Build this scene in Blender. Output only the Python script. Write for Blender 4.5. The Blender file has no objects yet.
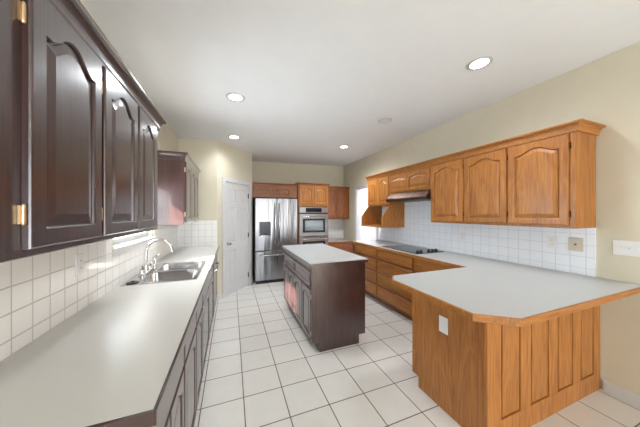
import bpy, bmesh, math, random
from mathutils import Vector, Matrix
random.seed(4)
S = bpy.context.scene
C = S.collection
PI = math.pi

def lin(r, g, b, a=1.0):
    f = lambda v: (v/255/12.92) if v/255 <= 0.04045 else ((v/255+0.055)/1.055)**2.4
    return (f(r), f(g), f(b), a)

# ------------------------------------------------------------------ camera, world, light, exposure
cam_d = bpy.data.cameras.new('camera'); cam = bpy.data.objects.new('camera', cam_d); C.objects.link(cam)
cam_d.sensor_width = 36; cam_d.lens = 36*230/640; cam_d.clip_start = 0.03
cam.location = (0, 0, 1.46)
cam.rotation_euler = (PI/2, 0, -math.atan(88.5/230))
S.camera = cam

W = bpy.data.worlds.new('world'); S.world = W; W.use_nodes = True
wn = W.node_tree.nodes; wn['Background'].inputs[0].default_value = lin(222, 232, 250); wn['Background'].inputs[1].default_value = 1.6

def area(name, loc, rot, sx, sy, power, col=(1, 1, 1)):
    l = bpy.data.lights.new(name, 'AREA'); l.shape = 'RECTANGLE'; l.size = sx; l.size_y = sy
    l.energy = power; l.color = col
    o = bpy.data.objects.new(name, l); C.objects.link(o); o.location = loc; o.rotation_euler = rot
    return o
# daylight entering through the big rear glazing and the sink window, plus an added fill
area('rear_window_daylight', (1.05, -4.2, 1.55), (PI/2, 0, 0), 3.2, 2.0, 102, (0.90, 0.95, 1.0))
area('ceiling_fill_light', (1.05, -4.5, 0.7), (PI/2+0.45, 0, 0), 3.4, 1.2, 75, (0.90, 0.96, 1.0))  # added fill lamp, tilted up through the glazing to brighten the ceiling
area('sink_window_daylight', (-1.05, 2.50, 1.52), (PI/2, 0, -PI/2), 0.8, 0.6, 48, (0.82, 0.92, 1.0))
area('hall_daylight', (3.55, 4.9, 2.55), (0, 0, 0), 0.8, 1.6, 74, (0.97, 0.98, 1.0))
sun_d = bpy.data.lights.new('sun', 'SUN'); sun_d.energy = 75.0; sun_d.angle = 0.01; sun_d.color = (1, 0.97, 0.93)
sun = bpy.data.objects.new('sun', sun_d); C.objects.link(sun)
sun.rotation_euler = Vector((1.565, 0.71, -1.23)).to_track_quat('-Z', 'Y').to_euler()

S.view_settings.view_transform = 'Standard'; S.view_settings.look = 'None'
S.view_settings.gamma = 1; S.view_settings.use_curve_mapping = False
S.view_settings.exposure = 0.16

# ------------------------------------------------------------------ materials
def new_mat(name):
    m = bpy.data.materials.new(name); m.use_nodes = True
    return m, m.node_tree.nodes, m.node_tree.links, m.node_tree.nodes['Principled BSDF']

def plain(name, col, rough=0.5, metal=0.0, spec=0.5, noise=0.0, nscale=30, bump=0.0, emit=None, estr=0, coat=0):
    m, n, l, b = new_mat(name)
    b.inputs['Base Color'].default_value = col; b.inputs['Roughness'].default_value = rough
    b.inputs['Metallic'].default_value = metal; b.inputs['Specular IOR Level'].default_value = spec
    b.inputs['Coat Weight'].default_value = coat
    if noise or bump:
        tc = n.new('ShaderNodeTexCoord'); nz = n.new('ShaderNodeTexNoise'); nz.inputs['Scale'].default_value = nscale
        nz.inputs['Detail'].default_value = 5
        l.new(tc.outputs['Object'], nz.inputs['Vector'])
        if noise:
            cr = n.new('ShaderNodeValToRGB')
            cr.color_ramp.elements[0].position = 0.3; cr.color_ramp.elements[1].position = 0.7
            cr.color_ramp.elements[0].color = tuple(c*(1-noise) for c in col[:3])+(1,)
            cr.color_ramp.elements[1].color = tuple(min(1, c*(1+noise)) for c in col[:3])+(1,)
            l.new(nz.outputs['Fac'], cr.inputs['Fac']); l.new(cr.outputs['Color'], b.inputs['Base Color'])
        if bump:
            bp = n.new('ShaderNodeBump'); bp.inputs['Strength'].default_value = bump; bp.inputs['Distance'].default_value = 0.002
            l.new(nz.outputs['Fac'], bp.inputs['Height']); l.new(bp.outputs['Normal'], b.inputs['Normal'])
    if emit:
        b.inputs['Emission Color'].default_value = emit; b.inputs['Emission Strength'].default_value = estr
    return m

def wood(name, c1, c2, c3, rough=0.35, axis='Z', scale=1.0, bump=0.15, coat=0.0, rvar=0.12, rings_w=0.06):
    """grain streaks running along `axis` in object space"""
    m, n, l, b = new_mat(name)
    tc = n.new('ShaderNodeTexCoord'); oi = n.new('ShaderNodeObjectInfo')
    off = n.new('ShaderNodeVectorMath'); off.operation = 'SCALE'; off.inputs[0].default_value = (7.3, 3.1, 5.7)
    l.new(oi.outputs['Random'], off.inputs['Scale'])
    add = n.new('ShaderNodeVectorMath'); l.new(tc.outputs['Object'], add.inputs[0]); l.new(off.outputs[0], add.inputs[1])
    def stretched(k, a):
        mp = n.new('ShaderNodeMapping'); s = [k, k, k]; s['XYZ'.index(axis)] = a
        mp.inputs['Scale'].default_value = s; l.new(add.outputs[0], mp.inputs['Vector']); return mp
    big = n.new('ShaderNodeTexNoise'); big.inputs['Scale'].default_value = 1; big.inputs['Detail'].default_value = 2
    big.inputs['Distortion'].default_value = 0.6
    l.new(stretched(9*scale, 1.6*scale).outputs[0], big.inputs['Vector'])
    # cathedral rings: sine of the broad noise
    mul = n.new('ShaderNodeMath'); mul.operation = 'MULTIPLY'; mul.inputs[1].default_value = 34
    l.new(big.outputs['Fac'], mul.inputs[0])
    sn = n.new('ShaderNodeMath'); sn.operation = 'SINE'; l.new(mul.outputs[0], sn.inputs[0])
    fine = n.new('ShaderNodeTexNoise'); fine.inputs['Scale'].default_value = 1; fine.inputs['Detail'].default_value = 4
    l.new(stretched(150*scale, 4*scale).outputs[0], fine.inputs['Vector'])
    ma = n.new('ShaderNodeMath'); ma.operation = 'MULTIPLY_ADD'; ma.inputs[1].default_value = rings_w
    l.new(sn.outputs[0], ma.inputs[0]); l.new(fine.outputs['Fac'], ma.inputs[2])
    ma2 = n.new('ShaderNodeMath'); ma2.operation = 'MULTIPLY_ADD'; ma2.inputs[1].default_value = 0.25
    l.new(big.outputs['Fac'], ma2.inputs[0]); l.new(ma.outputs[0], ma2.inputs[2])
    cr = n.new('ShaderNodeValToRGB'); e = cr.color_ramp.elements
    e[0].position = 0.36; e[0].color = c1; e[1].position = 0.90; e[1].color = c3
    x = e.new(0.62); x.color = c2
    l.new(ma2.outputs[0], cr.inputs['Fac'])
    hs = n.new('ShaderNodeHueSaturation')
    mr = n.new('ShaderNodeMapRange'); mr.inputs['To Min'].default_value = 1-rvar/2; mr.inputs['To Max'].default_value = 1+rvar/2
    l.new(oi.outputs['Random'], mr.inputs['Value']); l.new(mr.outputs[0], hs.inputs['Value'])
    l.new(cr.outputs['Color'], hs.inputs['Color']); l.new(hs.outputs['Color'], b.inputs['Base Color'])
    b.inputs['Roughness'].default_value = rough; b.inputs['Coat Weight'].default_value = coat; b.inputs['Coat Roughness'].default_value = 0.16
    bp = n.new('ShaderNodeBump'); bp.inputs['Strength'].default_value = bump; bp.inputs['Distance'].default_value = 0.001
    l.new(fine.outputs['Fac'], bp.inputs['Height']); l.new(bp.outputs['Normal'], b.inputs['Normal'])
    return m

def tiles(name, ax, size, off, grout_w, c_tile, c_grout, var=0.04, rough=0.2, mottled=0.03, bump=0.5, relief=0.0):
    """square tiles in world space: ax = two axis letters"""
    m, n, l, b = new_mat(name)
    geo = n.new('ShaderNodeNewGeometry'); sp = n.new('ShaderNodeSeparateXYZ'); l.new(geo.outputs['Position'], sp.inputs[0])
    masks, cells = [], []
    for k in range(2):
        a = n.new('ShaderNodeMath'); a.operation = 'SUBTRACT'; a.inputs[1].default_value = off[k]
        l.new(sp.outputs[ax[k]], a.inputs[0])
        d = n.new('ShaderNodeMath'); d.operation = 'DIVIDE'; d.inputs[1].default_value = size[k]; l.new(a.outputs[0], d.inputs[0])
        fl = n.new('ShaderNodeMath'); fl.operation = 'FLOOR'; l.new(d.outputs[0], fl.inputs[0]); cells.append(fl)
        pp = n.new('ShaderNodeMath'); pp.operation = 'PINGPONG'; pp.inputs[1].default_value = 0.5; l.new(d.outputs[0], pp.inputs[0])
        mr = n.new('ShaderNodeMapRange'); mr.inputs['From Min'].default_value = grout_w/size[k]/2*0.8
        mr.inputs['From Max'].default_value = grout_w/size[k]/2*1.35; mr.interpolation_type = 'SMOOTHSTEP'
        l.new(pp.outputs[0], mr.inputs['Value']); masks.append(mr)
    mn = n.new('ShaderNodeMath'); mn.operation = 'MINIMUM'; l.new(masks[0].outputs[0], mn.inputs[0]); l.new(masks[1].outputs[0], mn.inputs[1])
    cb = n.new('ShaderNodeCombineXYZ'); l.new(cells[0].outputs[0], cb.inputs[0]); l.new(cells[1].outputs[0], cb.inputs[1])
    wnz = n.new('ShaderNodeTexWhiteNoise'); l.new(cb.outputs[0], wnz.inputs['Vector'])
    nz = n.new('ShaderNodeTexNoise'); nz.inputs['Scale'].default_value = 9; nz.inputs['Detail'].default_value = 6
    l.new(geo.outputs['Position'], nz.inputs['Vector'])
    v = n.new('ShaderNodeMath'); v.operation = 'MULTIPLY_ADD'; v.inputs[1].default_value = var; v.inputs[2].default_value = 1-var/2-mottled
    l.new(wnz.outputs['Value'], v.inputs[0])
    v2 = n.new('ShaderNodeMath'); v2.operation = 'MULTIPLY_ADD'; v2.inputs[1].default_value = mottled*2
    l.new(nz.outputs['Fac'], v2.inputs[0]); l.new(v.outputs[0], v2.inputs[2])
    hs = n.new('ShaderNodeHueSaturation'); hs.inputs['Color'].default_value = c_tile; l.new(v2.outputs[0], hs.inputs['Value'])
    mx = n.new('ShaderNodeMix'); mx.data_type = 'RGBA'; mx.inputs[6].default_value = c_grout
    l.new(mn.outputs[0], mx.inputs[0]); l.new(hs.outputs['Color'], mx.inputs[7]); l.new(mx.outputs[2], b.inputs['Base Color'])
    rr = n.new('ShaderNodeMapRange'); rr.inputs['To Min'].default_value = 0.85; rr.inputs['To Max'].default_value = rough
    l.new(mn.outputs[0], rr.inputs['Value']); l.new(rr.outputs[0], b.inputs['Roughness'])
    h = mn.outputs[0]
    if relief:
        n2 = n.new('ShaderNodeTexNoise'); n2.inputs['Scale'].default_value = 22; n2.inputs['Detail'].default_value = 2
        l.new(geo.outputs['Position'], n2.inputs['Vector'])
        hm = n.new('ShaderNodeMath'); hm.operation = 'MULTIPLY_ADD'; hm.inputs[1].default_value = relief
        l.new(n2.outputs['Fac'], hm.inputs[0]); l.new(mn.outputs[0], hm.inputs[2]); h = hm.outputs[0]
    bp = n.new('ShaderNodeBump'); bp.inputs['Strength'].default_value = bump; bp.inputs['Distance'].default_value = 0.002
    l.new(h, bp.inputs['Height']); l.new(bp.outputs['Normal'], b.inputs['Normal'])
    return m

def brushed(name, col, rough=0.28, axis='Z'):
    m, n, l, b = new_mat(name)
    tc = n.new('ShaderNodeTexCoord'); mp = n.new('ShaderNodeMapping')
    s = [90, 90, 90]; s['XYZ'.index(axis)] = 1.2; mp.inputs['Scale'].default_value = s
    nz = n.new('ShaderNodeTexNoise'); nz.inputs['Scale'].default_value = 1; nz.inputs['Detail'].default_value = 3
    l.new(tc.outputs['Object'], mp.inputs['Vector']); l.new(mp.outputs[0], nz.inputs['Vector'])
    mr = n.new('ShaderNodeMapRange'); mr.inputs['To Min'].default_value = rough-0.06; mr.inputs['To Max'].default_value = rough+0.08
    l.new(nz.outputs['Fac'], mr.inputs['Value']); l.new(mr.outputs[0], b.inputs['Roughness'])
    b.inputs['Base Color'].default_value = col; b.inputs['Metallic'].default_value = 1
    bp = n.new('ShaderNodeBump'); bp.inputs['Strength'].default_value = 0.06; bp.inputs['Distance'].default_value = 0.001
    # slow waviness of the sheet gives the soft vertical streaks
    mp2 = n.new('ShaderNodeMapping'); s2 = [9, 9, 9]; s2['XYZ'.index(axis)] = 0.5; mp2.inputs['Scale'].default_value = s2
    n3 = n.new('ShaderNodeTexNoise'); n3.inputs['Scale'].default_value = 1; l.new(tc.outputs['Object'], mp2.inputs['Vector']); l.new(mp2.outputs[0], n3.inputs['Vector'])
    b2 = n.new('ShaderNodeBump'); b2.inputs['Strength'].default_value = 0.5; b2.inputs['Distance'].default_value = 0.03
    l.new(n3.outputs['Fac'], b2.inputs['Height'])
    l.new(nz.outputs['Fac'], bp.inputs['Height']); l.new(b2.outputs['Normal'], bp.inputs['Normal']); l.new(bp.outputs['Normal'], b.inputs['Normal'])
    return m

M = {}
M['wall'] = plain('wall_paint', lin(206, 198, 177), 0.75, noise=0.02, nscale=6, bump=0.06)
M['ceiling'] = plain('ceiling_paint', lin(232, 233, 234), 0.9, noise=0.01, nscale=8)
M['white'] = plain('white_trim_paint', lin(203, 202, 201), 0.4, noise=0.01)
M['hallwall'] = plain('white_hall_paint', lin(206, 206, 216), 0.7, noise=0.01)
M['floor'] = tiles('floor_tile', 'XY', (0.304, 0.307), (0.090, 0.080), 0.0075, lin(216, 212, 205), lin(108, 96, 88), var=0.05, rough=0.22, mottled=0.05)
M['tileR'] = tiles('wall_tile_right', 'YZ', (0.1, 0.1), (0.030, 0.983), 0.004, lin(232, 235, 240), lin(198, 202, 210), var=0.03, rough=0.12, mottled=0.0, relief=0.5)
M['tileL'] = tiles('wall_tile_left', 'YZ', (0.1, 0.1), (0.036, 0.983), 0.005, lin(243, 240, 236), lin(196, 190, 182), var=0.05, rough=0.12, mottled=0.01, relief=0.8, bump=0.7)
M['tileB'] = tiles('wall_tile_back', 'XZ', (0.1, 0.1), (0.0, 0.983), 0.004, lin(232, 231, 228), lin(192, 188, 182), var=0.03, rough=0.14, mottled=0.0, relief=0.5)
M['oak'] = wood('honey_oak', lin(128, 74, 26), lin(162, 102, 42), lin(186, 125, 58), rough=0.42, axis='Z', coat=0.06)
M['oakh'] = wood('honey_oak_horizontal', lin(128, 74, 26), lin(162, 102, 42), lin(186, 125, 58), rough=0.42, axis='X', coat=0.06)
M['oakd'] = wood('reddish_oak', lin(100, 52, 22), lin(134, 76, 34), lin(158, 96, 48), rough=0.35, axis='Z', coat=0.06)
M['oakdh'] = wood('reddish_oak_horizontal', lin(100, 52, 22), lin(134, 76, 34), lin(158, 96, 48), rough=0.35, axis='X', coat=0.06)
M['dark'] = wood('mahogany_stain', lin(44, 26, 25), lin(58, 36, 34), lin(72, 47, 43), rough=0.30, axis='Z', coat=1.0, bump=0.1)
M['darkh'] = wood('mahogany_stain_horizontal', lin(44, 26, 25), lin(58, 36, 34), lin(72, 47, 43), rough=0.30, axis='X', coat=1.0, bump=0.1)
M['counter'] = plain('cream_laminate', lin(210, 207, 200), 0.30, noise=0.012, nscale=60, spec=0.4)
M['counterR'] = plain('pale_laminate', lin(182, 184, 183), 0.32, noise=0.012, nscale=60, spec=0.4)
M['steel'] = brushed('brushed_steel', lin(146, 146, 149), 0.28)
M['steelh'] = brushed('brushed_steel_horizontal', lin(168, 168, 171), 0.33, 'X')
M['sinksteel'] = plain('satin_steel', lin(205, 205, 206), 0.22, metal=1, noise=0.03)
M['chrome'] = plain('brushed_nickel', lin(205, 203, 200), 0.16, metal=1)
M['brass'] = plain('brass', lin(218, 190, 150), 0.4, metal=1)
M['bronze'] = plain('antique_bronze', lin(78, 52, 34), 0.35, metal=0.9)
M['hood'] = brushed('bronze_enamel', lin(92, 72, 60), 0.36, 'X')
M['black'] = plain('black_plastic', lin(18, 18, 20), 0.3)
M['blackglass'] = plain('black_glass', lin(30, 32, 40), 0.16, spec=0.3)
M['grey'] = plain('dark_grey_metal', lin(70, 70, 72), 0.4, metal=0.4)
M['plastic'] = plain('white_plastic', lin(222, 221, 219), 0.35)
M['beige'] = plain('beige_plastic', lin(192, 182, 164), 0.4)
M['shadow'] = plain('dark_void', lin(30, 22, 18), 0.9)
M['lamp'] = plain('lamp_lens', lin(255, 255, 250), 0.5, emit=(1, 0.97, 0.92, 1), estr=9)
M['lampoff'] = plain('lamp_lens_unlit', lin(225, 225, 226), 0.4)
mg, n_, l_, b_ = new_mat('clear_glass')
tr_ = n_.new('ShaderNodeBsdfTransparent'); gl_ = n_.new('ShaderNodeBsdfGlossy'); gl_.inputs['Roughness'].default_value = 0.02
mx_ = n_.new('ShaderNodeMixShader'); mx_.inputs[0].default_value = 0.06; l_.new(tr_.outputs[0], mx_.inputs[1]); l_.new(gl_.outputs[0], mx_.inputs[2]); l_.new(mx_.outputs[0], n_['Material Output'].inputs[0])
M['glass'] = mg
M['lawn'] = plain('pale_ground', lin(150, 150, 120), 0.9, noise=0.1)

# ------------------------------------------------------------------ mesh helpers
def box(bm, x0, x1, y0, y1, z0, z1):
    vs = [bm.verts.new(p) for p in ((x0,y0,z0),(x1,y0,z0),(x1,y1,z0),(x0,y1,z0),(x0,y0,z1),(x1,y0,z1),(x1,y1,z1),(x0,y1,z1))]
    for f in ((0,3,2,1),(4,5,6,7),(0,1,5,4),(1,2,6,5),(2,3,7,6),(3,0,4,7)): bm.faces.new([vs[i] for i in f])

def prism(bm, pts, a, b, axis='z'):
    """extrude a 2D polygon between a and b along axis (pts are the two other coordinates in xyz order)"""
    def mk(p, t):
        return {'z': (p[0], p[1], t), 'y': (p[0], t, p[1]), 'x': (t, p[0], p[1])}[axis]
    A = [bm.verts.new(mk(p, a)) for p in pts]; B = [bm.verts.new(mk(p, b)) for p in pts]
    bm.faces.new(A[::-1]); bm.faces.new(B)
    n = len(pts)
    for i in range(n): bm.faces.new([A[i], A[(i+1) % n], B[(i+1) % n], B[i]])

def rings(bm, loops, cap0=True, cap1=True):
    L = [[bm.verts.new(p) for p in lp] for lp in loops]
    n = len(L[0])
    for a, b in zip(L, L[1:]):
        for i in range(n): bm.faces.new([a[i], a[(i+1) % n], b[(i+1) % n], b[i]])
    if cap0: bm.faces.new(L[0][::-1])
    if cap1: bm.faces.new(L[-1])

def lathe(bm, prof, org=(0,0,0), axis=(0,0,1), n=24):
    ax = Vector(axis).normalized(); q = Vector((0,0,1)).rotation_difference(ax); o = Vector(org)
    loops = []
    for r, h in prof:
        loops.append([tuple(o + q @ Vector((max(r, 1e-4)*math.cos(2*PI*k/n), max(r, 1e-4)*math.sin(2*PI*k/n), h))) for k in range(n)])
    rings(bm, loops)

def tube(bm, pts, r, n=12):
    pts = [Vector(p) for p in pts]
    rs = r if isinstance(r, (list, tuple)) else [r]*len(pts)
    up = None; loops = []
    for i, p in enumerate(pts):
        d = (pts[min(i+1, len(pts)-1)] - pts[max(i-1, 0)]).normalized()
        if up is None:
            up = d.orthogonal().normalized()
        else:
            up = (up - d*up.dot(d)).normalized()
        s = d.cross(up)
        loops.append([tuple(p + (up*math.cos(2*PI*k/n) + s*math.sin(2*PI*k/n))*rs[i]) for k in range(n)])
    rings(bm, loops)

def obj(name, bm, mat, parent=None, bevel=0.0, smooth=False, loc=None, rotz=0):
    bmesh.ops.recalc_face_normals(bm, faces=bm.faces)
    me = bpy.data.meshes.new(name); bm.to_mesh(me); bm.free()
    me.materials.append(mat)
    if smooth:
        for p in me.polygons: p.use_smooth = True
    o = bpy.data.objects.new(name, me); C.objects.link(o)
    if parent: o.parent = parent
    if loc: o.location = loc
    o.rotation_euler.z = rotz
    if bevel:
        m = o.modifiers.new('bevel', 'BEVEL'); m.width = bevel; m.segments = 2; m.limit_method = 'ANGLE'; m.angle_limit = 0.6
    if smooth:
        m = o.modifiers.new('edges', 'EDGE_SPLIT'); m.split_angle = 0.7
    return o

def B(*boxes):
    bm = bmesh.new()
    for b in boxes: box(bm, *b)
    return bm

def tag(o, label, cat, group=None):
    o['label'] = label; o['category'] = cat
    if group: o['group'] = group
    return o

def thing(name, label, cat, loc=(0,0,0), rotz=0, group=None):
    o = bpy.data.objects.new(name, None); C.objects.link(o); o.empty_display_size = 0.1
    o.location = loc; o.rotation_euler = (0, 0, rotz)
    return tag(o, label, cat, group)

def struct(name, bm, mat, bevel=0, parent=None, **k):
    o = obj(name, bm, mat, parent, bevel=bevel, **k)
    if not parent: o['kind'] = 'structure'
    return o

# ------------------------------------------------------------------ the room
XL, XR, YB, ZC = -0.79, 2.87, 5.66, 2.80
REAR = -4.0
struct('floor', B((-0.95, 4.3, REAR-0.1, 6.3, -0.1, 0)), M['floor'])
def zc(x): return 2.665+(x+0.79)*0.025
bm = bmesh.new(); prism(bm, [(-0.95, zc(-0.95)), (4.3, zc(4.3)), (4.3, 2.95), (-0.95, 2.95)], REAR-0.1, 6.3, 'y')
struct('ceiling', bm, M['ceiling'])
T = 0.12
# left wall with the sink window opening
WY0, WY1, WZ0, WZ1 = 2.07, 2.93, 1.215, 1.80
struct('wall_left', B((XL-T, XL, REAR, WY0, 0, ZC), (XL-T, XL, WY1, 4.25, 0, ZC), (XL-T, XL, WY0, WY1, 0, WZ0), (XL-T, XL, WY0, WY1, WZ1, ZC)), M['wall'])
# right wall with the hall doorway
DY0, DY1, DZ = 4.12, 4.96, 2.06
struct('wall_right', B((XR, XR+T, REAR, DY0, 0, ZC), (XR, XR+T, DY1, YB+T, 0, ZC), (XR, XR+T, DY0, DY1, DZ, ZC)), M['wall'])
struct('wall_back', B((0.28, XR, YB, YB+T, 0, ZC)), M['wall'])
PA, PB = Vector((-0.22, 4.2)), Vector((0.40, 4.95))
struct('wall_pantry', B((XL, PA.x, PA.y, PA.y+0.1, 0, ZC)), M['wall'])
struct('wall_alcove', B((0.30, 0.40, 5.02, YB, 0, ZC)), M['wall'])
# rear wall behind the camera, with wide glazing
struct('wall_rear', B((XL-T, -0.55, REAR-T, REAR, 0, ZC), (2.65, XR+T, REAR-T, REAR, 0, ZC), (-0.55, 2.65, REAR-T, REAR, 0, 0.35), (-0.55, 2.65, REAR-T, REAR, 2.45, ZC)), M['wall'])
w2 = struct('window_2', B(*[(x, x+0.05, REAR-0.09, REAR-0.03, 0.35, 2.45) for x in (-0.55, 0.25, 1.025, 1.8, 2.6)], (-0.5, 2.6, REAR-0.09, REAR-0.03, 0.35, 0.41), (-0.5, 2.6, REAR-0.09, REAR-0.03, 2.39, 2.45)), M['white'])
# hall beyond the doorway
struct('wall_hall', B((4.0, 4.1, 3.2, 6.2, 0, ZC), (XR+T, 4.0, 3.1, 3.2, 0, ZC), (XR+T, 4.0, 6.1, 6.2, 0, ZC)), M['hallwall'])

# diagonal pantry wall in its own frame: local x along the wall, local -y towards the room
DL = (PB-PA).length; DA = math.atan2((PB-PA).y, (PB-PA).x)
D0, D1, DH = 0.185, 0.845, 2.015
struct('wall_diagonal', B((0, D0-0.012, 0, 0.1, 0, ZC), (D1+0.012, DL, 0, 0.1, 0, ZC), (D0-0.012, D1+0.012, 0, 0.1, DH+0.012, ZC)), M['wall'], loc=(PA.x, PA.y, 0), rotz=DA)
struct('trim_2', B((D0-0.075, D0-0.008, -0.018, 0.0, 0, DH+0.075), (D1+0.008, D1+0.07, -0.018, 0.0, 0, DH+0.075), (D0-0.008, D1+0.008, -0.018, 0.0, DH+0.008, DH+0.075),
    (D0-0.012, D0-0.002, 0.0, 0.09, 0, DH), (D1+0.002, D1+0.012, 0.0, 0.09, 0, DH), (D0-0.012, D1+0.012, 0.0, 0.09, DH+0.004, DH+0.012)), M['white'], bevel=0.004, loc=(PA.x, PA.y, 0), rotz=DA)

def arch_fn(w, rise, style='cathedral'):
    def f(u):      # u in [-1,1] -> height 0..rise
        a = abs(u)
        if rise == 0: return 0
        if a > 0.88: return 0
        a /= 0.88
        return rise*(0.5+0.5*math.cos(PI*min(1, a**1.15)))
    return f

def panel_slab(bm, w, h, t, stile=0.055, rise=0.03, yf=0.0, groove=0.013, field=0.004, top_rail=None, nx=22, ramp=0.028):
    """raised-panel cabinet door: local x 0..w, z 0..h, front face at y=yf (faces -y), back at yf+t"""
    tr = top_rail if top_rail else stile
    f = arch_fn(w, rise)
    def contour(i, y, ri=1.0):
        x0, x1, z0, z1 = stile+i, w-stile-i, stile+i, h-tr-rise-i
        pts = [(x0, y, z0)]
        for k in range(1, nx): pts.append((x0+(x1-x0)*k/nx, y, z0))
        pts.append((x1, y, z0))
        pts.append((x1, y, (z0+z1)/2))
        for k in range(nx+1):
            x = x1+(x0-x1)*k/nx
            pts.append((x, y, z1+f(2*(x-w/2)/(w-2*stile))*ri))
        pts.append((x0, y, (z0+z1)/2))
        return pts
    def rect(e, y):
        x0, x1, z0, z1 = e, w-e, e, h-e
        pts = [(x0, y, z0)]
        for k in range(1, nx): pts.append((stile+(w-2*stile)*k/nx, y, z0))
        pts.append((x1, y, z0)); pts.append((x1, y, h/2))
        for k in range(nx+1):
            pts.append((x1 if k == 0 else x0 if k == nx else (w-stile)+(2*stile-w)*k/nx, y, z1))
        pts.append((x0, y, h/2))
        return pts
    rings(bm, [rect(0, yf+t), rect(0, yf+0.006), rect(0.002, yf+0.002), rect(0.006, yf), contour(-0.004, yf), contour(0.0, yf+0.004), contour(0.002, yf+groove+0.001), contour(0.008, yf+groove+0.001), contour(0.0085, yf+0.0085),
               contour(0.009+ramp, yf+field-0.002), contour(0.013+ramp, yf+field-0.002)])

def drawer_slab(bm, w, h, t, yf=0.0):
    def r(e, y): return [(e, y, e), (w-e, y, e), (w-e, y, h-e), (e, y, h-e)]
    rings(bm, [r(0, yf+t), r(0, yf+0.007), r(0.003, yf+0.003), r(0.010, yf), ])

def drawer_panel(bm, w, h, t, yf=0.0, st=0.028):
    def r(e, y): return [(e, y, e), (w-e, y, e), (w-e, y, h-e), (e, y, h-e)]
    rings(bm, [r(0, yf+t), r(0, yf+0.005), r(0.004, yf), r(st, yf), r(st+0.004, yf+0.006), r(st+0.008, yf+0.006), r(st+0.022, yf+0.001)])

DT = 0.019       # door thickness; doors sit in front of the face frame plane local y=0
def door(cab, x, z, w, h, mat, rise=0.03, hinge_side=None, hmat=None, stile=0.055, label=None):
    bm = bmesh.new(); panel_slab(bm, w, h, DT, rise=rise, stile=stile)
    d = obj('door', bm, mat, cab); d.location = (x, -DT-0.001, z)
    if hinge_side:
        for zz in (0.09, h-0.092):
            hb = bmesh.new()
            xx = -0.001 if hinge_side == 'l' else w+0.001
            s = -1 if hinge_side == 'l' else 1
            xa, xb = sorted((xx, xx+s*0.010))
            box(hb, xa, xb, DT-0.004, DT+0.0005, zz-0.024, zz+0.024)
            lathe(hb, [(0.003, -0.027), (0.0048, -0.022), (0.0048, 0.022), (0.003, 0.027)], (xx+s*0.004, DT-0.007, zz), n=10)
            obj('hinge', hb, hmat, d)
    return d

def crown(bm, path, prof, closed=False):
    """sweep a (out, z) profile along a 2D path with mitres; the outside is to the right of travel"""
    n = len(path); loops = []
    for i, p in enumerate(path):
        p = Vector(p)
        d1 = (p-Vector(path[i-1])).normalized() if i > 0 else None
        d2 = (Vector(path[i+1])-p).normalized() if i < n-1 else None
        if d1 is None: d1 = d2
        if d2 is None: d2 = d1
        n1 = Vector((d1.y, -d1.x)); n2 = Vector((d2.y, -d2.x))
        b = (n1+n2).normalized(); k = 1/max(0.3, b.dot(n1))
        loops.append([(p.x+b.x*o*k, p.y+b.y*o*k, z) for o, z in prof])
    rings(bm, loops)

def crown_prof(z, h=0.085, out=0.055):
    p = [(0, z), (0.010, z), (0.012, z+0.012*h/0.085)]
    for k in range(7):
        a = k/6*PI/2
        p.append((0.014+(out-0.020)*(1-math.cos(a)), z+h*0.22+(h*0.56)*math.sin(a)))
    p += [(out-0.004, z+h*0.84), (out, z+h*0.86), (out, z+h), (0, z+h)]
    return p

# door in the diagonal wall: six raised panels
def six_panel_door(w, h, t):
    """rails, stiles and six raised panels as one slab mesh"""
    bm = bmesh.new()
    xs = [0, 0.095, w/2-0.04, w/2+0.04, w-0.095, w]
    zs = [0, 0.20, 0.80, 0.93, 1.57, 1.67, h-0.11, h]
    for i in range(5):
        for j in range(7):
            x0, x1, z0, z1 = xs[i], xs[i+1], zs[j], zs[j+1]
            if i in (1, 3) and j in (1, 3, 5):
                def r(e, y): return [(x0+e, y, z0+e), (x1-e, y, z0+e), (x1-e, y, z1-e), (x0+e, y, z1-e)]
                rings(bm, [r(0, t), r(0, 0), r(0.008, 0.009), r(0.018, 0.009), r(0.036, 0.003)])
            else:
                box(bm, x0, x1, 0, t, z0, z1)
    bmesh.ops.remove_doubles(bm, verts=bm.verts, dist=0.0004)
    return bm
d1 = struct('door_1', six_panel_door(D1-D0-0.004, DH-0.012, 0.035), M['white'], loc=(PA.x+math.cos(DA)*(D0+0.002)-math.sin(DA)*0.004, PA.y+math.sin(DA)*(D0+0.002)+math.cos(DA)*0.004, 0.008), rotz=DA)
bm = bmesh.new(); lathe(bm, [(0.028, 0), (0.028, 0.006), (0.012, 0.012), (0.010, 0.03), (0.022, 0.042), (0.027, 0.055), (0.022, 0.066), (0.006, 0.070)], (0.065, 0, 0.915), (0, -1, 0))
obj('door_knob', bm, M['chrome'], d1, smooth=True)
for z in (0.22, 1.02, 1.80):
    bm = bmesh.new(); box(bm, D1-D0-0.016, D1-D0+0.002, -0.004, 0.002, z-0.045, z+0.045); lathe(bm, [(0.007, -0.048), (0.007, 0.048)], (D1-D0-0.002, -0.007, z), n=10)
    obj('hinge', bm, M['bronze'], d1)

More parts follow.
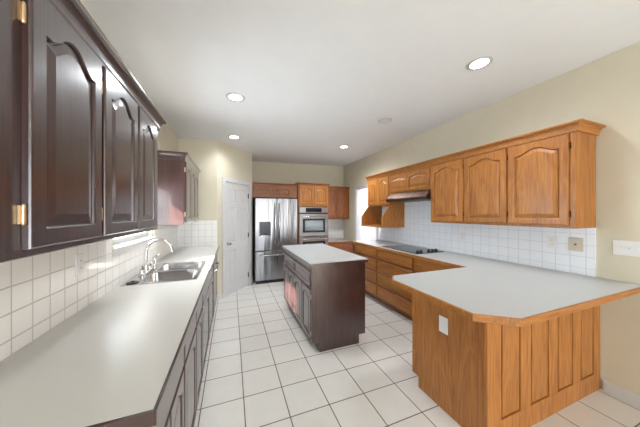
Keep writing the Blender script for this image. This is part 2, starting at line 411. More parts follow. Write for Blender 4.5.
# doorway casing and baseboards
struct('trim_3', B((XR-0.018, XR, DY1, DY1+0.07, 0, DZ+0.07), (XR-0.018, XR, DY0-0.02, DY1, DZ, DZ+0.07), (XR-0.018, XR, DY0-0.07, DY0, 0, DZ+0.07),
    (XR, XR+T, DY1-0.012, DY1, 0, DZ), (XR, XR+T, DY0, DY0+0.012, 0, DZ), (XR, XR+T, DY0+0.012, DY1-0.012, DZ-0.012, DZ)), M['white'], bevel=0.003)
def baseboard(name, *bx): return struct(name, B(*bx), M['white'], bevel=0.004)
baseboard('baseboard_right', (XR-0.014, XR, REAR, 0.935, 0, 0.09), (XR-0.014, XR, 3.97, 4.05, 0, 0.09))
baseboard('baseboard_left', (XL, XL+0.014, REAR, 0.74, 0, 0.09))
bb = baseboard('baseboard_diagonal', (0.004, D0-0.076, -0.013, 0, 0, 0.09), (D1+0.071, DL, -0.013, 0, 0, 0.09)); bb.location = (PA.x, PA.y, 0); bb.rotation_euler.z = DA
baseboard('baseboard_hall', (3.986, 4.0, 3.2, 6.1, 0, 0.09))

# sink window
w1 = struct('window_1', B((XL-0.09, XL-0.04, WY0, WY0+0.045, WZ0, WZ1), (XL-0.09, XL-0.04, WY1-0.045, WY1, WZ0, WZ1), (XL-0.09, XL-0.04, WY0+0.045, WY1-0.045, WZ0, WZ0+0.05), (XL-0.09, XL-0.04, WY0+0.045, WY1-0.045, WZ1-0.045, WZ1),
    (XL-0.08, XL-0.05, 2.345, 2.370, WZ0+0.05, WZ1-0.045), (XL-0.08, XL-0.05, 2.63, 2.655, WZ0+0.05, WZ1-0.045), (XL-0.08, XL-0.05, WY0+0.045, WY1-0.045, 1.50, 1.522)), M['white'], bevel=0.003)
obj('pane', B((XL-0.067, XL-0.063, WY0+0.04, WY1-0.04, WZ0+0.04, WZ1-0.04)), M['glass'], w1)
bm = B((XL+0.0005, XL+0.035, 2.035, 2.955, 1.176, 1.2145), (XL-0.04, XL+0.0005, WY0, WY1, 1.2152, 1.222))
obj('window_sill', bm, M['white'], w1, bevel=0.004)

# tiled backsplashes (thin slabs of tile on the walls)
CT = 0.925
struct('trim_5', B((XR-0.010, XR, 0.975, DY0-0.075, CT, 1.345), (XR-0.010, XR, 2.40, 3.95, 1.345, 1.66)), M['tileR'])
struct('trim_6', B((XL, XL+0.010, REAR*0+0.755, 2.03, CT, 1.345), (XL, XL+0.010, 2.03, 2.96, CT, 1.175), (XL, XL+0.010, 2.96, 4.2, CT, 1.345)), M['tileL'])
struct('trim_7', B((XL+0.010, PA.x-0.004, PA.y-0.010, PA.y, CT, 1.345), (2.14, XR, YB-0.010, YB, 0.78, 1.32)), M['tileB'])

# ------------------------------------------------------------------ cabinets
def wall_cabinet(label, loc, rotz, w, d, h, mat, doors, name='wall_cabinet', crown_h=None, crown_ends=(True, True), hm=None, extra=None, bot=0.0):
    """origin: lower left corner of the face frame seen from the front; body runs to +y (back)"""
    t = thing(name, label, 'cabinet', loc, rotz)
    obj('body', B((0, w, 0, d, 0, h)), mat, t, bevel=0.003)
    for (x, z, dw, dh, rise, hs) in doors:
        door(t, x, z, dw, dh, mat, rise=rise, hinge_side=hs, hmat=hm, stile=0.055 if dh > 0.4 else 0.045)
    if crown_h:
        bm = bmesh.new()
        path = []
        if crown_ends[0]: path.append((0, d))
        path += [(0, 0), (w, 0)]
        if crown_ends[1]: path.append((w, d))
        path = path
        # travel from left end to right with the outside (front, -y) on the right
        crown(bm, path, crown_prof(h-0.02, crown_h, 0.045))
        obj('crown_molding', bm, mat, t)
    return t

R90, L90 = -PI/2, PI/2
# left wall, dark: local x -> +y, body depth towards -x
dep = abs(XL+0.5) - 0.0115
ZB = 1.345
c1 = wall_cabinet('long dark mahogany wall cabinet with three arched doors and brass hinges, above the left countertop', (-0.5, 0.752, ZB), L90, 1.230, dep, 0.735, M['dark'],
    [(0.067, 0.022, 0.350, 0.695, 0.055, 'l'), (0.440, 0.022, 0.352, 0.695, 0.055, 'l'), (0.816, 0.022, 0.326, 0.695, 0.055, 'r')], crown_h=0.085, hm=M['brass'])
c2 = wall_cabinet('small dark mahogany wall cabinet beyond the sink window, its side panel facing the camera', (-0.5, 2.972, ZB-0.015), L90, 1.10, dep, 0.745, M['dark'],
    [(0.02, 0.03, 0.335, 0.69, 0.05, 'l'), (0.37, 0.03, 0.335, 0.69, 0.05, 'l'), (0.72, 0.03, 0.335, 0.69, 0.05, 'r')], crown_h=0.085, hm=M['brass'])

# right wall, oak: local x -> -y; origin at far end
FX = 2.54; dR = XR-0.0115-FX; ZR = 1.34
rc = wall_cabinet('large oak wall cabinet with three arched doors, nearest the camera on the right wall', (FX, 2.385, ZR), R90, 1.415, dR, 0.80, M['oak'],
    [(0.012, 0.025, 0.462, 0.735, 0.05, 'r'), (0.490, 0.025, 0.440, 0.735, 0.05, 'r'), (0.945, 0.025, 0.432, 0.735, 0.05, 'r')], hm=M['bronze'])
hc = wall_cabinet('short oak wall cabinet with two small doors directly above the range hood', (FX, 3.262, 1.795), R90, 0.875, dR, 0.345, M['oak'],
    [(0.012, 0.02, 0.420, 0.27, 0.025, None), (0.440, 0.02, 0.423, 0.27, 0.025, None)], hm=M['bronze'])
fc = wall_cabinet('narrow oak wall cabinet with an open microwave shelf below, left of the range hood', (FX, 3.936, 1.60), R90, 0.672, dR, 0.54, M['oak'],
    [(0.015, 0.025, 0.315, 0.475, 0.045, None), (0.340, 0.025, 0.315, 0.475, 0.045, None)], hm=M['bronze'])
# microwave shelf: slanted side panels, shelf board
for nm, x0, x1 in (('side_panel', 0.0, 0.02), ('side_panel', 0.652, 0.672)):
    bm = bmesh.new(); prism(bm, [(dR, -0.001), (0.0, -0.001), (-0.155, -0.20), (-0.155, -0.385), (dR, -0.385)], x0, x1, 'x')
    obj(nm, bm, M['oak'], fc, bevel=0.002)
obj('shelf', B((0.02, 0.652, -0.155, dR, -0.385, -0.355)), M['oakh'], fc, bevel=0.002)
obj('face_stile', B((0.640, 0.672, -0.012, 0.0, -0.20, -0.002)), M['oak'], fc, bevel=0.002)

# one crown runs over the three right-hand cabinets
bm = bmesh.new(); crown(bm, [(XR-0.001, 3.9385), (FX-0.002, 3.9385), (FX-0.002, 0.9675), (XR-0.001, 0.9675)], [(-o*-1, z) for o, z in crown_prof(2.112, 0.072, 0.05)])
cm = obj('crown_molding', bm, M['oakh']); tag(cm, 'long oak crown moulding running over the cabinets on the right wall', 'molding')

# back wall oak
bkt = 5.0
t = wall_cabinet('reddish oak cabinet with two low arched doors, directly above the refrigerator', (0.405, 5.03, 1.80), 0, 0.985, YB-5.03-0.001, 0.285, M['oakd'],
    [(0.02, 0.018, 0.395, 0.235, 0.05, None), (0.435, 0.018, 0.395, 0.235, 0.05, None)], crown_h=0.05, crown_ends=(False, False))
# oven tower
OX0, OX1 = 1.395, 2.125; OY = 4.98
ow = OX1-OX0; od = YB-OY-0.001
t = thing('oven_cabinet', 'tall oak oven tower with two arched doors above the built-in ovens', 'cabinet', (OX0, OY, 0))
OVZ0, OVZ1 = 0.42, 1.615
obj('body', B((0, 0.03, 0, od, 0, 2.115), (ow-0.03, ow, 0, od, 0, 2.115), (0.03, ow-0.03, 0, od, 0, OVZ0-0.012), (0.03, ow-0.03, 0, od, OVZ1+0.012, 2.115), (0.03, ow-0.03, od-0.02, od, OVZ0, OVZ1)), M['oak'], t, bevel=0.002)
for x in (0.025, 0.372): door(t, x, 1.665, 0.335, 0.42, M['oak'], rise=0.045, stile=0.05)
bm = bmesh.new(); crown(bm, [(0, 0.3), (0, 0), (ow, 0), (ow, 0.3)], crown_prof(2.095, 0.055, 0.04)); obj('crown_molding', bm, M['oakd'], t)
bm = bmesh.new(); drawer_slab(bm, ow-0.05, 0.26, DT); o = obj('drawer', bm, M['oakh'], t); o.location = (0.025, -DT-0.001, 0.12)
t = wall_cabinet('reddish oak wall cabinet with two arched doors in the back right corner', (2.16, 5.33, 1.315), 0, XR-0.001-2.16, YB-0.0115-5.33, 0.80, M['oakd'],
    [(0.09, 0.02, 0.285, 0.745, 0.045, None), (0.385, 0.02, 0.285, 0.745, 0.045, None)], crown_h=0.05, crown_ends=(False, False))
# desk-height cabinet in the corner
t = thing('base_cabinet', 'low reddish oak desk-height cabinet in the back right corner beside the oven tower', 'cabinet', (2.128, 5.07, 0))
dw = XR-0.002-2.128
obj('body', B((0, dw, 0, YB-5.07-0.001, 0.09, 0.742), (0.0, dw, 0.06, YB-5.07-0.001, 0, 0.09)), M['oakd'], t, bevel=0.002)
for z, h in ((0.60, 0.12), (0.36, 0.22), (0.12, 0.22)):
    bm = bmesh.new(); drawer_slab(bm, dw-0.06, h, DT); o = obj('drawer', bm, M['oakdh'], t); o.location = (0.03, -DT-0.001, z)
bm = B((2.128, XR-0.002, 5.05, YB-0.011, 0.743, 0.778)); o = obj('countertop', bm, M['counterR'], bevel=0.003); tag(o, 'low pale desk countertop in the back right corner under the tiled wall', 'countertop')
obj('edge_band', B((2.128, XR-0.002, 5.035, 5.0495, 0.738, 0.778)), M['oakdh'], o)

# ------------------------------------------------------------------ base cabinets, left run
LF = -0.24       # face-frame plane; door faces come to -0.22
def base_cabinet(label, loc, rotz, w, d, h, mat, math_, parts, toe=0.10, toe_d=0.07, hm=None, hs_list=None, toe_left=0, ends=None):
    t = thing('base_cabinet', label, 'cabinet', loc, rotz)
    obj('body', B((0, w, 0, d, toe, h), (0, w, toe_d, d, 0, toe)), mat, t, bevel=0.0015)
    for p in parts:
        kind, x, z, pw, ph = p[:5]
        if kind == 'drawer':
            bm = bmesh.new(); drawer_slab(bm, pw, ph, DT); o = obj('drawer', bm, math_, t); o.location = (x, -DT-0.001, z)
        elif kind == 'pdrawer':
            bm = bmesh.new(); drawer_panel(bm, pw, ph, DT); o = obj('drawer', bm, math_, t); o.location = (x, -DT-0.001, z)
        else:
            door(t, x, z, pw, ph, mat, rise=p[6] if len(p) > 6 else 0.04, hinge_side=p[5] if len(p) > 5 else None, hmat=hm, stile=0.045)
    return t
dL = abs(XL-LF)-0.001
HB = CT-0.04
def two(w, dz=0.70, dh=0.155):
    a = (w-0.045)/2
    return [('drawer', 0.012, dz, w-0.024, dh), ('door', 0.012, 0.115, a, dz-0.13, 'l'), ('door', 0.033+a, 0.115, a, dz-0.13, 'r')]
def one(w, dz=0.70, dh=0.155):
    return [('drawer', 0.012, dz, w-0.024, dh), ('door', 0.012, 0.115, w-0.024, dz-0.13, 'l')]
units = [(0.765, 1.325, 2, 'dark mahogany base cabinet with drawer and two doors, nearest the camera under the left countertop'),
         (1.326, 1.75, 1, 'dark mahogany base cabinet of one drawer and door, second from the near end'),
         (1.751, 2.095, 1, 'narrow dark mahogany base cabinet of one drawer and door, just before the sink'),
         (2.096, 3.28, 2, 'wide dark mahogany sink base cabinet with two doors below the steel sink')]
for y0, y1, k, lab in units[:3]:
    w = y1-y0-0.001
    base_cabinet(lab, (LF, y0, 0), L90, w, dL, HB, M['dark'], M['darkh'], two(w) if k == 2 else one(w), hm=M['brass'])
# units under the sink are open-topped carcasses
def sink_base(y0, y1, n, lab):
    w = y1-y0-0.001
    t = thing('base_cabinet', lab, 'cabinet', (LF, y0, 0), L90)
    obj('body', B((0, w, 0, 0.02, 0.10, HB), (0, 0.018, 0.02, dL, 0.10, HB), (w-0.018, w, 0.02, dL, 0.10, HB), (0.018, w-0.018, 0.02, dL, 0.10, 0.12), (0, w, 0.07, dL, 0, 0.10)), M['dark'], t, bevel=0.0015)
    for p in (two(w) if n == 2 else one(w)):
        if p[0] == 'drawer':
            bm = bmesh.new(); drawer_slab(bm, p[3], p[4], DT); o = obj('drawer', bm, M['darkh'], t); o.location = (p[1], -DT-0.001, p[2])
        else: door(t, p[1], p[2], p[3], p[4], M['dark'], rise=0.04, hinge_side=p[5], hmat=M['brass'], stile=0.045)
sink_base(2.096, 3.28, 2, units[3][3])

# dishwasher at the far end
t = thing('dishwasher', 'dark built-in dishwasher with a silver bar handle at the far end of the left run', 'dishwasher', (LF, 3.285, 0), L90)
obj('body', B((0, 0.60, 0.0, dL, 0.10, HB), (0.02, 0.58, 0.06, dL, 0, 0.10)), M['grey'], t)
obj('door', B((0.005, 0.595, -0.022, -0.001, 0.11, 0.74)), M['blackglass'], t, bevel=0.004)
obj('control_panel', B((0.005, 0.595, -0.024, -0.001, 0.745, HB-0.003)), M['black'], t, bevel=0.004)
bm = bmesh.new(); tube(bm, [(0.06, -0.024, 0.70), (0.065, -0.055, 0.71), (0.10, -0.062, 0.715), (0.50, -0.062, 0.715), (0.535, -0.055, 0.71), (0.54, -0.024, 0.70)], 0.010)
obj('handle', bm, M['chrome'], t, smooth=True)
base_cabinet('dark mahogany filler cabinet between the dishwasher and the pantry wall', (LF, 3.89, 0), L90, 4.2-3.89-0.012, dL, HB, M['dark'], M['darkh'], [('door', 0.012, 0.115, 0.27, 0.75, None)])

# left countertop with a sink cut-out
SX0, SX1, SY0, SY1 = -0.760, -0.262, 2.09, 2.88
CE = -0.200
hole = (SX0+0.012, SX1-0.012, SY0+0.012, SY1-0.012)
o = obj('countertop', B((XL+0.011, CE, 0.752, hole[2], CT-0.038, CT), (XL+0.011, CE, hole[3], 4.188, CT-0.038, CT), (XL+0.011, hole[0], hole[2], hole[3], CT-0.038, CT), (hole[1], CE, hole[2], hole[3], CT-0.038, CT)), M['counter'])
tag(o, 'long cream laminate countertop along the left wall with a steel sink set in it', 'countertop')
obj('edge_band', B((CE+0.0005, CE+0.010, 0.742, 4.188, CT-0.040, CT-0.001), (XL+0.011, CE, 0.742, 0.7515, CT-0.040, CT-0.001)), M['darkh'], o)

# sink
def rrect(x0, x1, y0, y1, r, z, n=6):
    pts = []
    for cx, cy, a0 in ((x1-r, y0+r, -PI/2), (x1-r, y1-r, 0), (x0+r, y1-r, PI/2), (x0+r, y0+r, PI)):
        for k in range(n+1):
            a = a0+k/n*PI/2; pts.append((cx+r*math.cos(a), cy+r*math.sin(a), z))
    return pts
t = thing('kitchen_sink', 'double-bowl stainless steel sink set into the left countertop', 'sink', (0, 0, CT))
bx0, bx1 = SX0+0.095, SX1-0.03
bowls = [(SY0+0.035, 2.475), (2.515, SY1-0.035)]
bm = B((SX0, bx0, SY0, SY1, 0.0005, 0.006), (bx1, SX1, SY0, SY1, 0.0005, 0.006), (bx0, bx1, SY0, bowls[0][0], 0.0005, 0.006), (bx0, bx1, bowls[0][1], bowls[1][0], 0.0005, 0.006), (bx0, bx1, bowls[1][1], SY1, 0.0005, 0.006))
obj('rim', bm, M['sinksteel'], t)
for a, b in bowls:
    bm = bmesh.new()
    e = 0.0
    rings(bm, [rrect(bx0-0.001, bx1+0.001, a-0.001, b+0.001, 0.004, 0.0062), rrect(bx0+0.004, bx1-0.004, a+0.004, b-0.004, 0.04, 0.0), rrect(bx0+0.012, bx1-0.012, a+0.012, b-0.012, 0.055, -0.13), rrect(bx0+0.03, bx1-0.03, a+0.03, b-0.03, 0.06, -0.165), rrect(bx0+0.14, bx1-0.14, a+0.12, b-0.12, 0.03, -0.17)], cap0=False)
    ob = obj('bowl', bm, M['sinksteel'], t, smooth=True)
    bm = bmesh.new(); lathe(bm, [(0.042, 0), (0.042, 0.003), (0.03, 0.004), (0.028, 0.001)], ((bx0+bx1)/2, (a+b)/2, -0.1695)); obj('drain', bm, M['chrome'], ob, smooth=True)

FXx, FY, FZ = SX0+0.058, 2.44, CT+0.0065
t = thing('faucet', 'tall brushed nickel gooseneck faucet with lever handle behind the sink', 'faucet', (FXx, FY, FZ))
bm = bmesh.new(); rings(bm, [rrect(-0.028, 0.028, -0.12, 0.12, 0.026, 0), rrect(-0.028, 0.028, -0.12, 0.12, 0.026, 0.008), rrect(-0.022, 0.022, -0.114, 0.114, 0.02, 0.012)]); obj('base_plate', bm, M['chrome'], t, smooth=True)
bm = bmesh.new(); lathe(bm, [(0.024, 0.012), (0.024, 0.03), (0.017, 0.045), (0.019, 0.07), (0.012, 0.085)]);
pts = [(0, 0, 0.08), (0, 0, 0.13), (0, 0, 0.175)] + [(0.096-0.096*math.cos(a), 0.01*math.sin(a/2), 0.185+0.108*math.sin(a)) for a in [k/14*PI*0.93 for k in range(1, 15)]]
pts.append((pts[-1][0]+0.006, pts[-1][1], pts[-1][2]-0.03))
tube(bm, pts, [0.0115]*(len(pts)-2)+[0.013, 0.015]); obj('spout', bm, M['chrome'], t, smooth=True)
bm = bmesh.new(); lathe(bm, [(0.020, 0.012), (0.021, 0.03), (0.014, 0.05), (0.017, 0.062), (0.006, 0.07)], (0, -0.095, 0)); tube(bm, [(0, -0.095, 0.06), (0.01, -0.12, 0.085), (0.015, -0.15, 0.095)], [0.007, 0.006, 0.005]); obj('lever_handle', bm, M['chrome'], t, smooth=True)
bm = bmesh.new(); lathe(bm, [(0.020, 0.012), (0.021, 0.03), (0.014, 0.05), (0.017, 0.062), (0.006, 0.07)], (0, 0.095, 0)); tube(bm, [(0, 0.095, 0.06), (0.01, 0.12, 0.08), (0.015, 0.14, 0.09)], [0.007, 0.006, 0.005]); obj('lever_handle', bm, M['chrome'], t, smooth=True)
bm = bmesh.new(); lathe(bm, [(0.021, 0), (0.021, 0.008), (0.014, 0.02), (0.013, 0.05), (0.016, 0.075), (0.017, 0.10), (0.011, 0.112)]); tube(bm, [(0, 0, 0.10), (0.022, 0.0, 0.122), (0.045, 0, 0.128)], [0.010, 0.008, 0.005])
o = obj('sink_sprayer', bm, M['chrome'], smooth=True); o.location = (FXx+0.002, 2.665, FZ); tag(o, 'small nickel side sprayer standing upright to the right of the gooseneck faucet', 'sprayer')
bm = bmesh.new(); lathe(bm, [(0.035, 0), (0.041, 0.002), (0.041, 0.005), (0.034, 0.008), (0.012, 0.009), (0.010, 0.015), (0.004, 0.016)])
o = obj('sink_stopper', bm, M['black'], smooth=True); o.location = (FXx, 2.150, FZ); tag(o, 'round black sink stopper lying on the near corner of the sink rim', 'stopper')

# ------------------------------------------------------------------ island
IX0, IX1, IY0, IY1, IT = 0.775, 1.42, 2.258, 3.62, 0.95
t = thing('kitchen_island', 'dark mahogany kitchen island with drawers and doors, standing on the tiled floor', 'island', (0, 0, 0))
obj('body', B((IX0+0.02, IX1-0.02, IY0+0.02, IY1, 0.10, IT-0.04), (IX0+0.09, IX1-0.08, IY0+0.02, IY1, 0, 0.10)), M['dark'], t, bevel=0.0015)
bm = bmesh.new(); prism(bm, [(IX0, 0.10), (IX0+0.09, 0.10), (IX0+0.09, 0), (IX1-0.08, 0), (IX1-0.08, 0.10), (IX1, 0.10), (IX1, IT-0.04), (IX0, IT-0.04)], IY0, IY0+0.0195, 'y')
obj('end_panel', bm, M['dark'], t, bevel=0.002)
# left-facing front: use an empty-less local frame, doors rotated so local -y -> world -x
def on_left(o, y_far, z): o.rotation_euler.z = R90; o.location = (IX0-0.0005, y_far, z)
LI = IY1-IY0-0.02
ys = [(IY0+0.04, IY0+0.70), (IY0+0.715, IY1-0.015)]
for a, b in ys:
    bm = bmesh.new(); drawer_panel(bm, b-a, 0.150, DT); o = obj('drawer', bm, M['darkh'], t); on_left(o, b, 0.690)
    m = (a+b)/2
    for p, q, hs in ((a, m-0.006, 'r'), (m+0.006, b, 'l')):
        bm = bmesh.new(); panel_slab(bm, q-p, 0.525, DT, rise=0.045, stile=0.045); o = obj('door', bm, M['dark'], t); on_left(o, q, 0.125)
        for zz in (0.07, 0.455):
            hb = bmesh.new(); xx = -0.001 if hs == 'l' else (q-p)+0.001; s = -1 if hs == 'l' else 1; xa, xb = sorted((xx, xx+s*0.012))
            box(hb, xa, xb, DT-0.006, DT-0.001, zz-0.022, zz+0.022); lathe(hb, [(0.0048, -0.024), (0.0048, 0.024)], (xx+s*0.005, DT-0.012, zz), n=10); obj('hinge', hb, M['brass'], o)
o = obj('countertop', B((0.757, 1.447, IY0-0.014, 3.635, IT-0.012, IT)), M['counterR'], bevel=0.001)
tag(o, 'pale rectangular countertop lying on the dark kitchen island', 'countertop')
obj('edge_band', B((0.755, 1.449, IY0-0.016, 3.637, IT-0.0395, IT-0.0125)), M['darkh'], o, bevel=0.002)

# ------------------------------------------------------------------ right run
RF = 2.232
dRb = XR-RF-0.001
def right_unit(label, y_far, y_near, parts):
    return base_cabinet(label, (RF, y_far, 0), R90, y_far-y_near-0.001, dRb, HB, M['oakd'], M['oakh'], parts, toe=0.09, toe_d=0.06)  # body darker than the drawer fronts: gap shade put into its colour
rows = ((0.730, 0.138), (0.520, 0.180), (0.312, 0.180), (0.105, 0.178))
w = 3.935-3.172
right_unit('oak base cabinet with four narrow drawers, left of the cooktop drawers', 3.935, 3.172, [('drawer', 0.015, z, w-0.03, h) for z, h in rows])
w = 3.171-2.372
right_unit('oak base cabinet with wide drawers directly below the black cooktop', 3.171, 2.372, [('drawer', 0.015, z, w-0.03, h) for z, h in rows])
w = 2.371-1.60
right_unit('oak base cabinet between the cooktop drawers and the peninsula corner', 2.371, 1.60, [('drawer', 0.015, 0.725, w-0.05, 0.145), ('door', 0.015, 0.105, 0.34, 0.60, None), ('door', 0.37, 0.105, 0.34, 0.60, None)])

# peninsula
PX0, PY0, PY1 = 1.468, 0.95, 1.58
t = thing('peninsula_cabinet', 'oak peninsula cabinet with four framed panels on the side facing the camera', 'cabinet', (0, 0, 0))
obj('body', B((PX0+0.02, XR-0.001, PY0+0.021, PY1, 0.09, HB), (PX0+0.02, XR-0.001, PY0+0.021, PY1-0.07, 0, 0.09)), M['oak'], t)
bm = bmesh.new(); prism(bm, [(PY0+0.021, 0), (PY1-0.07, 0), (PY1-0.07, 0.09), (PY1, 0.09), (PY1, HB), (PY0+0.021, HB)], PX0, PX0+0.0195, 'x'); obj('end_panel', bm, M['oak'], t, bevel=0.0015)
# framed front: rails, stiles, recessed panels (one mesh with four panels per unit of framing)
pz0, pz1 = 0.145, 0.83
cols = [(1.601, 1.800), (1.912, 2.126), (2.241, 2.446), (2.562, 2.76)]
xs = [PX0]+[v for c in cols for v in c]+[XR-0.001]
boxes = [(PX0, XR-0.001, PY0, PY0+0.0205, 0, pz0), (PX0, XR-0.001, PY0, PY0+0.0205, pz1, HB)]
for i in range(0, len(xs), 2): boxes.append((xs[i], xs[i+1], PY0, PY0+0.0205, pz0, pz1))
obj('panel_frame', B(*boxes), M['oak'], t, bevel=0.002)
for a, b in cols:
    bm = bmesh.new()
    def r(e, y): return [(a+e, y, pz0+e), (b-e, y, pz0+e), (b-e, y, pz1-e), (a+e, y, pz1-e)]
    rings(bm, [r(0.0005, PY0+0.0202), r(0.0005, PY0+0.019), r(0.013, PY0+0.019), r(0.0135, PY0+0.003), r(0.016, PY0+0.001)])
    obj('panel', bm, M['oak'], t)

# L-shaped countertop with the peninsula
XW = XR-0.0115
poly = [(1.212, 0.858), (1.378, 0.728), (XR-0.001, 0.728), (XR-0.001, 0.974), (XW, 0.974), (XW, 3.945), (2.205, 3.945), (2.205, 1.62), (1.30, 1.62), (1.225, 1.52)]
o = None
bm = bmesh.new(); prism(bm, poly, CT-0.036, CT, 'z'); o = obj('countertop', bm, M['counterR'])
tag(o, 'large L-shaped pale countertop of the peninsula and right wall run', 'countertop')
# oak edge band follows the open edges
bm = bmesh.new()
crown(bm, [(2.205, 3.945), (2.205, 1.62), (1.30, 1.62), (1.225, 1.52), (1.212, 0.858), (1.378, 0.728), (XR-0.001, 0.728)], [(0.0004, CT-0.040), (0.011, CT-0.040), (0.011, CT-0.003), (0.0004, CT-0.001)])
obj('edge_band', bm, M['oakh'], o)

# cooktop
t = thing('cooktop', 'black glass electric cooktop with five knobs set in the right countertop', 'cooktop', (0, 0, CT))
obj('glass_top', B((2.27, 2.76, 2.36, 3.12, 0.0005, 0.008)), M['blackglass'], t, bevel=0.003)
ring_m = plain('burner_ring', lin(90, 92, 96), 0.3)
for x, y, r in ((2.40, 2.62, 0.08), (2.63, 2.62, 0.10), (2.40, 2.95, 0.10), (2.63, 2.95, 0.08)):
    bm = bmesh.new(); nn = 40
    v = [[bm.verts.new((x+q*math.cos(2*PI*k/nn), y+q*math.sin(2*PI*k/nn), 0.0083)) for k in range(nn)] for q in (r-0.003, r)]
    for k in range(nn): bm.faces.new([v[0][k], v[0][(k+1) % nn], v[1][(k+1) % nn], v[1][k]])
    obj('burner', bm, ring_m, t)
for x in (2.325, 2.385, 2.52, 2.59, 2.65):
    bm = bmesh.new(); lathe(bm, [(0.024, 0.0), (0.024, 0.006), (0.020, 0.010), (0.018, 0.030), (0.015, 0.033)], (x, 2.405, 0.0085)); box(bm, x-0.003, x+0.003, 2.385, 2.425, 0.04, 0.046)
    obj('knob', bm, M['black'], t, smooth=True)

# range hood
t = thing('range_hood', 'dark bronze under-cabinet range hood above the cooktop', 'range hood', (0, 0, 0))
bm = bmesh.new(); prism(bm, [(XW-0.001, 1.793), (FX-0.005, 1.793), (FX-0.08, 1.70), (FX-0.08, 1.655), (XW-0.001, 1.655)], 2.39, 3.258, 'y'); obj('canopy', bm, M['hood'], t, bevel=0.004)
obj('filter', B((FX-0.02, XW-0.1, 2.50, 3.15, 1.650, 1.6545)), M['grey'], t)
for yy in (2.56, 2.62, 2.68): obj('switch', B((FX-0.083, FX-0.0805, yy-0.012, yy+0.012, 1.668, 1.688)), M['black'], t)

# ------------------------------------------------------------------ appliances on the back wall
FX0, FX1, FYf = 0.447, 1.345, 4.85
t = thing('refrigerator', 'stainless steel french door refrigerator with water dispenser, beside the white pantry door', 'refrigerator', (FX0, FYf, 0))
fw = FX1-FX0
obj('body', B((0.004, fw-0.004, 0.065, 0.76, 0.03, 1.765)), M['grey'], t, bevel=0.004)
mid = fw/2
ld = obj('door', B((0.002, mid-0.003, 0.0, 0.06, 0.69, 1.78)), M['steel'], t, bevel=0.012)
rd = obj('door', B((mid+0.003, fw-0.002, 0.0, 0.06, 0.69, 1.78)), M['steel'], t, bevel=0.012)
fd = obj('freezer_drawer', B((0.002, fw-0.002, 0.0, 0.06, 0.075, 0.68)), M['steel'], t, bevel=0.012)
obj('kick_plate', B((0.02, fw-0.02, 0.05, 0.09, 0.0, 0.07)), M['black'], t)
for dd, x in ((ld, mid-0.045), (rd, mid+0.045)):
    bm = bmesh.new(); pts = [(x, 0.0, 0.80), (x, -0.035, 0.82)]+[(x, -0.042-0.018*math.sin(k/10*PI), 0.84+k/10*0.80) for k in range(11)]+[(x, -0.035, 1.66), (x, 0.0, 1.68)]
    tube(bm, pts, 0.013); obj('handle', bm, M['chrome'], dd, smooth=True)
bm = bmesh.new(); tube(bm, [(0.10, 0.0, 0.60), (0.105, -0.04, 0.60)]+[(0.12+k/10*(fw-0.24), -0.048-0.012*math.sin(k/10*PI), 0.60) for k in range(11)]+[(fw-0.105, -0.04, 0.60), (fw-0.10, 0.0, 0.60)], 0.013)
obj('handle', bm, M['chrome'], fd, smooth=True)
dx0, dx1, dz0, dz1 = 0.085, 0.315, 0.99, 1.29
dp = obj('dispenser', B((dx0, dx0+0.02, -0.012, -0.0005, dz0, dz1), (dx1-0.02, dx1, -0.012, -0.0005, dz0, dz1), (dx0+0.02, dx1-0.02, -0.012, -0.0005, dz1-0.085, dz1), (dx0+0.02, dx1-0.02, -0.012, -0.0005, dz0, dz0+0.02), (dx0+0.02, dx1-0.02, -0.003, -0.0005, dz0+0.02, dz1-0.085)), M['black'], ld, bevel=0.002)
obj('paddle', B((0.165, 0.235, -0.011, -0.0035, 1.06, 1.17)), M['grey'], ld, bevel=0.002)
obj('drip_tray', B((dx0+0.022, dx1-0.022, -0.025, -0.0125, dz0+0.004, dz0+0.018)), M['chrome'], ld)

t = thing('double_oven', 'stainless steel double wall oven with dark window, built into the oak oven tower', 'oven', (OX0+0.035, OY, 0))
w = ow-0.07
obj('body', B((0.0, w, 0.0, 0.55, OVZ0, OVZ1)), M['grey'], t)
cp = obj('control_panel', B((-0.018, w+0.018, -0.03, -0.001, 1.478, 1.60)), M['steelh'], t, bevel=0.004)
obj('display', B((w*0.20, w*0.78, -0.0335, -0.0305, 1.492, 1.585)), M['blackglass'], cp)
obj('vent_strip', B((-0.015, w+0.015, -0.018, -0.001, 1.452, 1.475)), M['black'], t)
ovg = plain('oven_window_glass', lin(120, 128, 130), 0.08, spec=0.8, coat=1)
for z0, z1, win in ((0.945, 1.447, True), (0.43, 0.935, True)):
    d = obj('door', B((-0.018, w+0.018, -0.035, -0.001, z0, z1)), M['steelh'], t, bevel=0.006)
    bm = bmesh.new(); zh = z1-0.055
    tube(bm, [(0.04, -0.035, zh), (0.045, -0.07, zh), (0.08, -0.078, zh), (w-0.08, -0.078, zh), (w-0.045, -0.07, zh), (w-0.04, -0.035, zh)], 0.011); obj('handle', bm, M['chrome'], d, smooth=True)
    obj('window_frame', B((w*0.09, w*0.91, -0.0375, -0.0352, z0+0.085, z1-0.105)), M['black'], d, bevel=0.001)
    obj('window', B((w*0.17, w*0.83, -0.0395, -0.0377, z0+0.125, z1-0.145)), ovg, d)

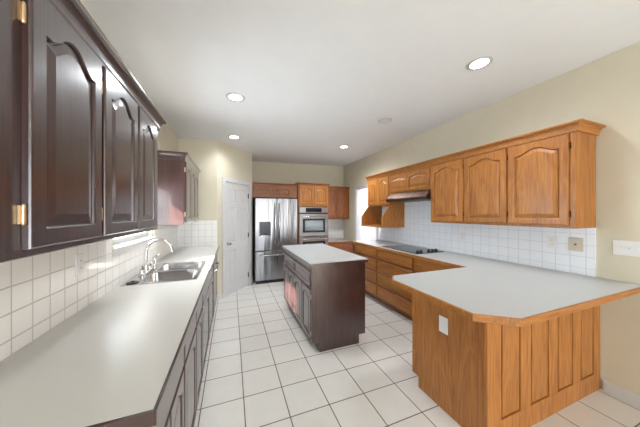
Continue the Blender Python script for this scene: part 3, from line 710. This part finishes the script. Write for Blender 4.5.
# ------------------------------------------------------------------ outlets and switches
def plate(name, label, cat, loc, rotz, w, h, kind, mat=None, group=None):
    mat = mat or M['plastic']
    t = thing(name, label, cat, loc, rotz, group)
    obj('cover_plate', B((-w/2, w/2, -0.006, -0.0003, -h/2, h/2)), mat, t, bevel=0.002)
    if kind == 'outlet':
        for z in (-0.02, 0.02):
            bm = bmesh.new(); rings(bm, [[(x, -0.0063, y) for x, y, _ in rrect(-0.016, 0.016, z-0.014, z+0.014, 0.008, 0)], [(x, -0.008, y) for x, y, _ in rrect(-0.016, 0.016, z-0.014, z+0.014, 0.008, 0)]])
            s = obj('socket', bm, mat, t)
            obj('slot', B((-0.007, -0.005, -0.0086, -0.0081, z-0.003, z+0.006), (0.005, 0.007, -0.0086, -0.0081, z-0.003, z+0.006)), M['black'], s)
    elif kind == 'toggle3':
        for x in (-0.046, 0, 0.046): obj('toggle', B((x-0.005, x+0.005, -0.017, -0.0062, -0.004, 0.011)), mat, t, bevel=0.001)
    elif kind == 'rocker': obj('rocker', B((-0.016, 0.016, -0.010, -0.0062, -0.033, 0.033)), mat, t, bevel=0.001)
    elif kind == 'coax':
        bm = bmesh.new(); lathe(bm, [(0.007, 0), (0.007, 0.005), (0.004, 0.005), (0.004, 0.012)], (0, -0.0062, 0), (0, -1, 0), 12); obj('jack', bm, M['bronze'], t)
plate('wall_outlet', 'white outlet plate in the tile backsplash on the left wall', 'outlet', (XL+0.010, 1.65, 1.18), L90, 0.07, 0.115, 'outlet')
plate('wall_outlet', 'white outlet plate in the right tile backsplash, left of the beige plate', 'outlet', (XR-0.010, 1.252, 1.185), R90, 0.07, 0.115, 'outlet')
plate('wall_plate', 'beige plate with a central jack in the right tile backsplash near its end', 'wall plate', (XR-0.010, 1.093, 1.185), R90, 0.095, 0.118, 'coax', M['beige'])
plate('light_switch', 'white triple light switch plate on the beige wall right of the tiles', 'light switch', (XR, 0.80, 1.19), R90, 0.165, 0.115, 'toggle3')
plate('wall_outlet', 'white outlet plate on the wooden end panel of the peninsula', 'outlet', (PX0, 1.262, 0.635), R90, 0.075, 0.12, 'rocker')
plate('wall_outlet', 'white outlet plate in the right backsplash below the large oak cabinet, nearest the hood', 'outlet', (XR-0.010, 2.17, 1.16), R90, 0.07, 0.115, 'outlet')

# ------------------------------------------------------------------ ceiling lights
spots = [(0.04, 2.58, 'recessed ceiling light above the aisle, nearer one on the left', 1), (1.96, 1.335, 'large bright recessed ceiling light nearest the camera at the upper right', 1), (1.96, 2.62, 'unlit recessed ceiling light in the middle of the right row', 0),
         (0.04, 3.93, 'recessed ceiling light farther back on the left, near the pantry door', 1), (2.0, 3.93, 'small recessed ceiling light farthest back on the right', 1)]
for x, y, lab, on in spots + [(0.04, 1.33, 'recessed ceiling light out of view above the camera', 1)][:0]:
    t = thing('recessed_light', lab, 'ceiling light', (x, y, zc(x)-0.001), 0, 'recessed ceiling lights'); t.rotation_euler.y = -math.atan(0.025)
    bm = bmesh.new(); lathe(bm, [(0.060, -0.001), (0.092, -0.001), (0.092, -0.004), (0.085, -0.007), (0.066, -0.006)], n=32)
    # ring only: rebuild as annulus
    bm.free(); bm = bmesh.new(); nn = 36
    prof = [(0.068, -0.0005), (0.095, -0.0005), (0.095, -0.004), (0.088, -0.007), (0.068, -0.005)]
    vv = [[bm.verts.new((r*math.cos(2*PI*k/nn), r*math.sin(2*PI*k/nn), z)) for k in range(nn)] for r, z in prof]
    for i in range(5):
        for k in range(nn): bm.faces.new([vv[i][k], vv[i][(k+1) % nn], vv[(i+1) % 5][(k+1) % nn], vv[(i+1) % 5][k]])
    obj('trim_ring', bm, M['white'], t, smooth=True)
    bm = bmesh.new(); lathe(bm, [(0.0675, -0.0005), (0.0675, -0.003), (0.05, -0.0045)], n=32); obj('lens', bm, M['lamp'] if on else M['lampoff'], t)
    if on:
        l = bpy.data.lights.new('spot_lamp', 'SPOT'); l.energy = {(2.0, 3.93): 145, (0.04, 3.93): 46, (0.04, 2.58): 70}.get((x, y), 58); l.spot_size = 2.8; l.spot_blend = 1.0; l.shadow_soft_size = 0.07; l.color = (0.90, 0.95, 1.0)
        lo = bpy.data.objects.new('bulb', l); C.objects.link(lo); lo.parent = t; lo.location = (0, 0, -0.02)
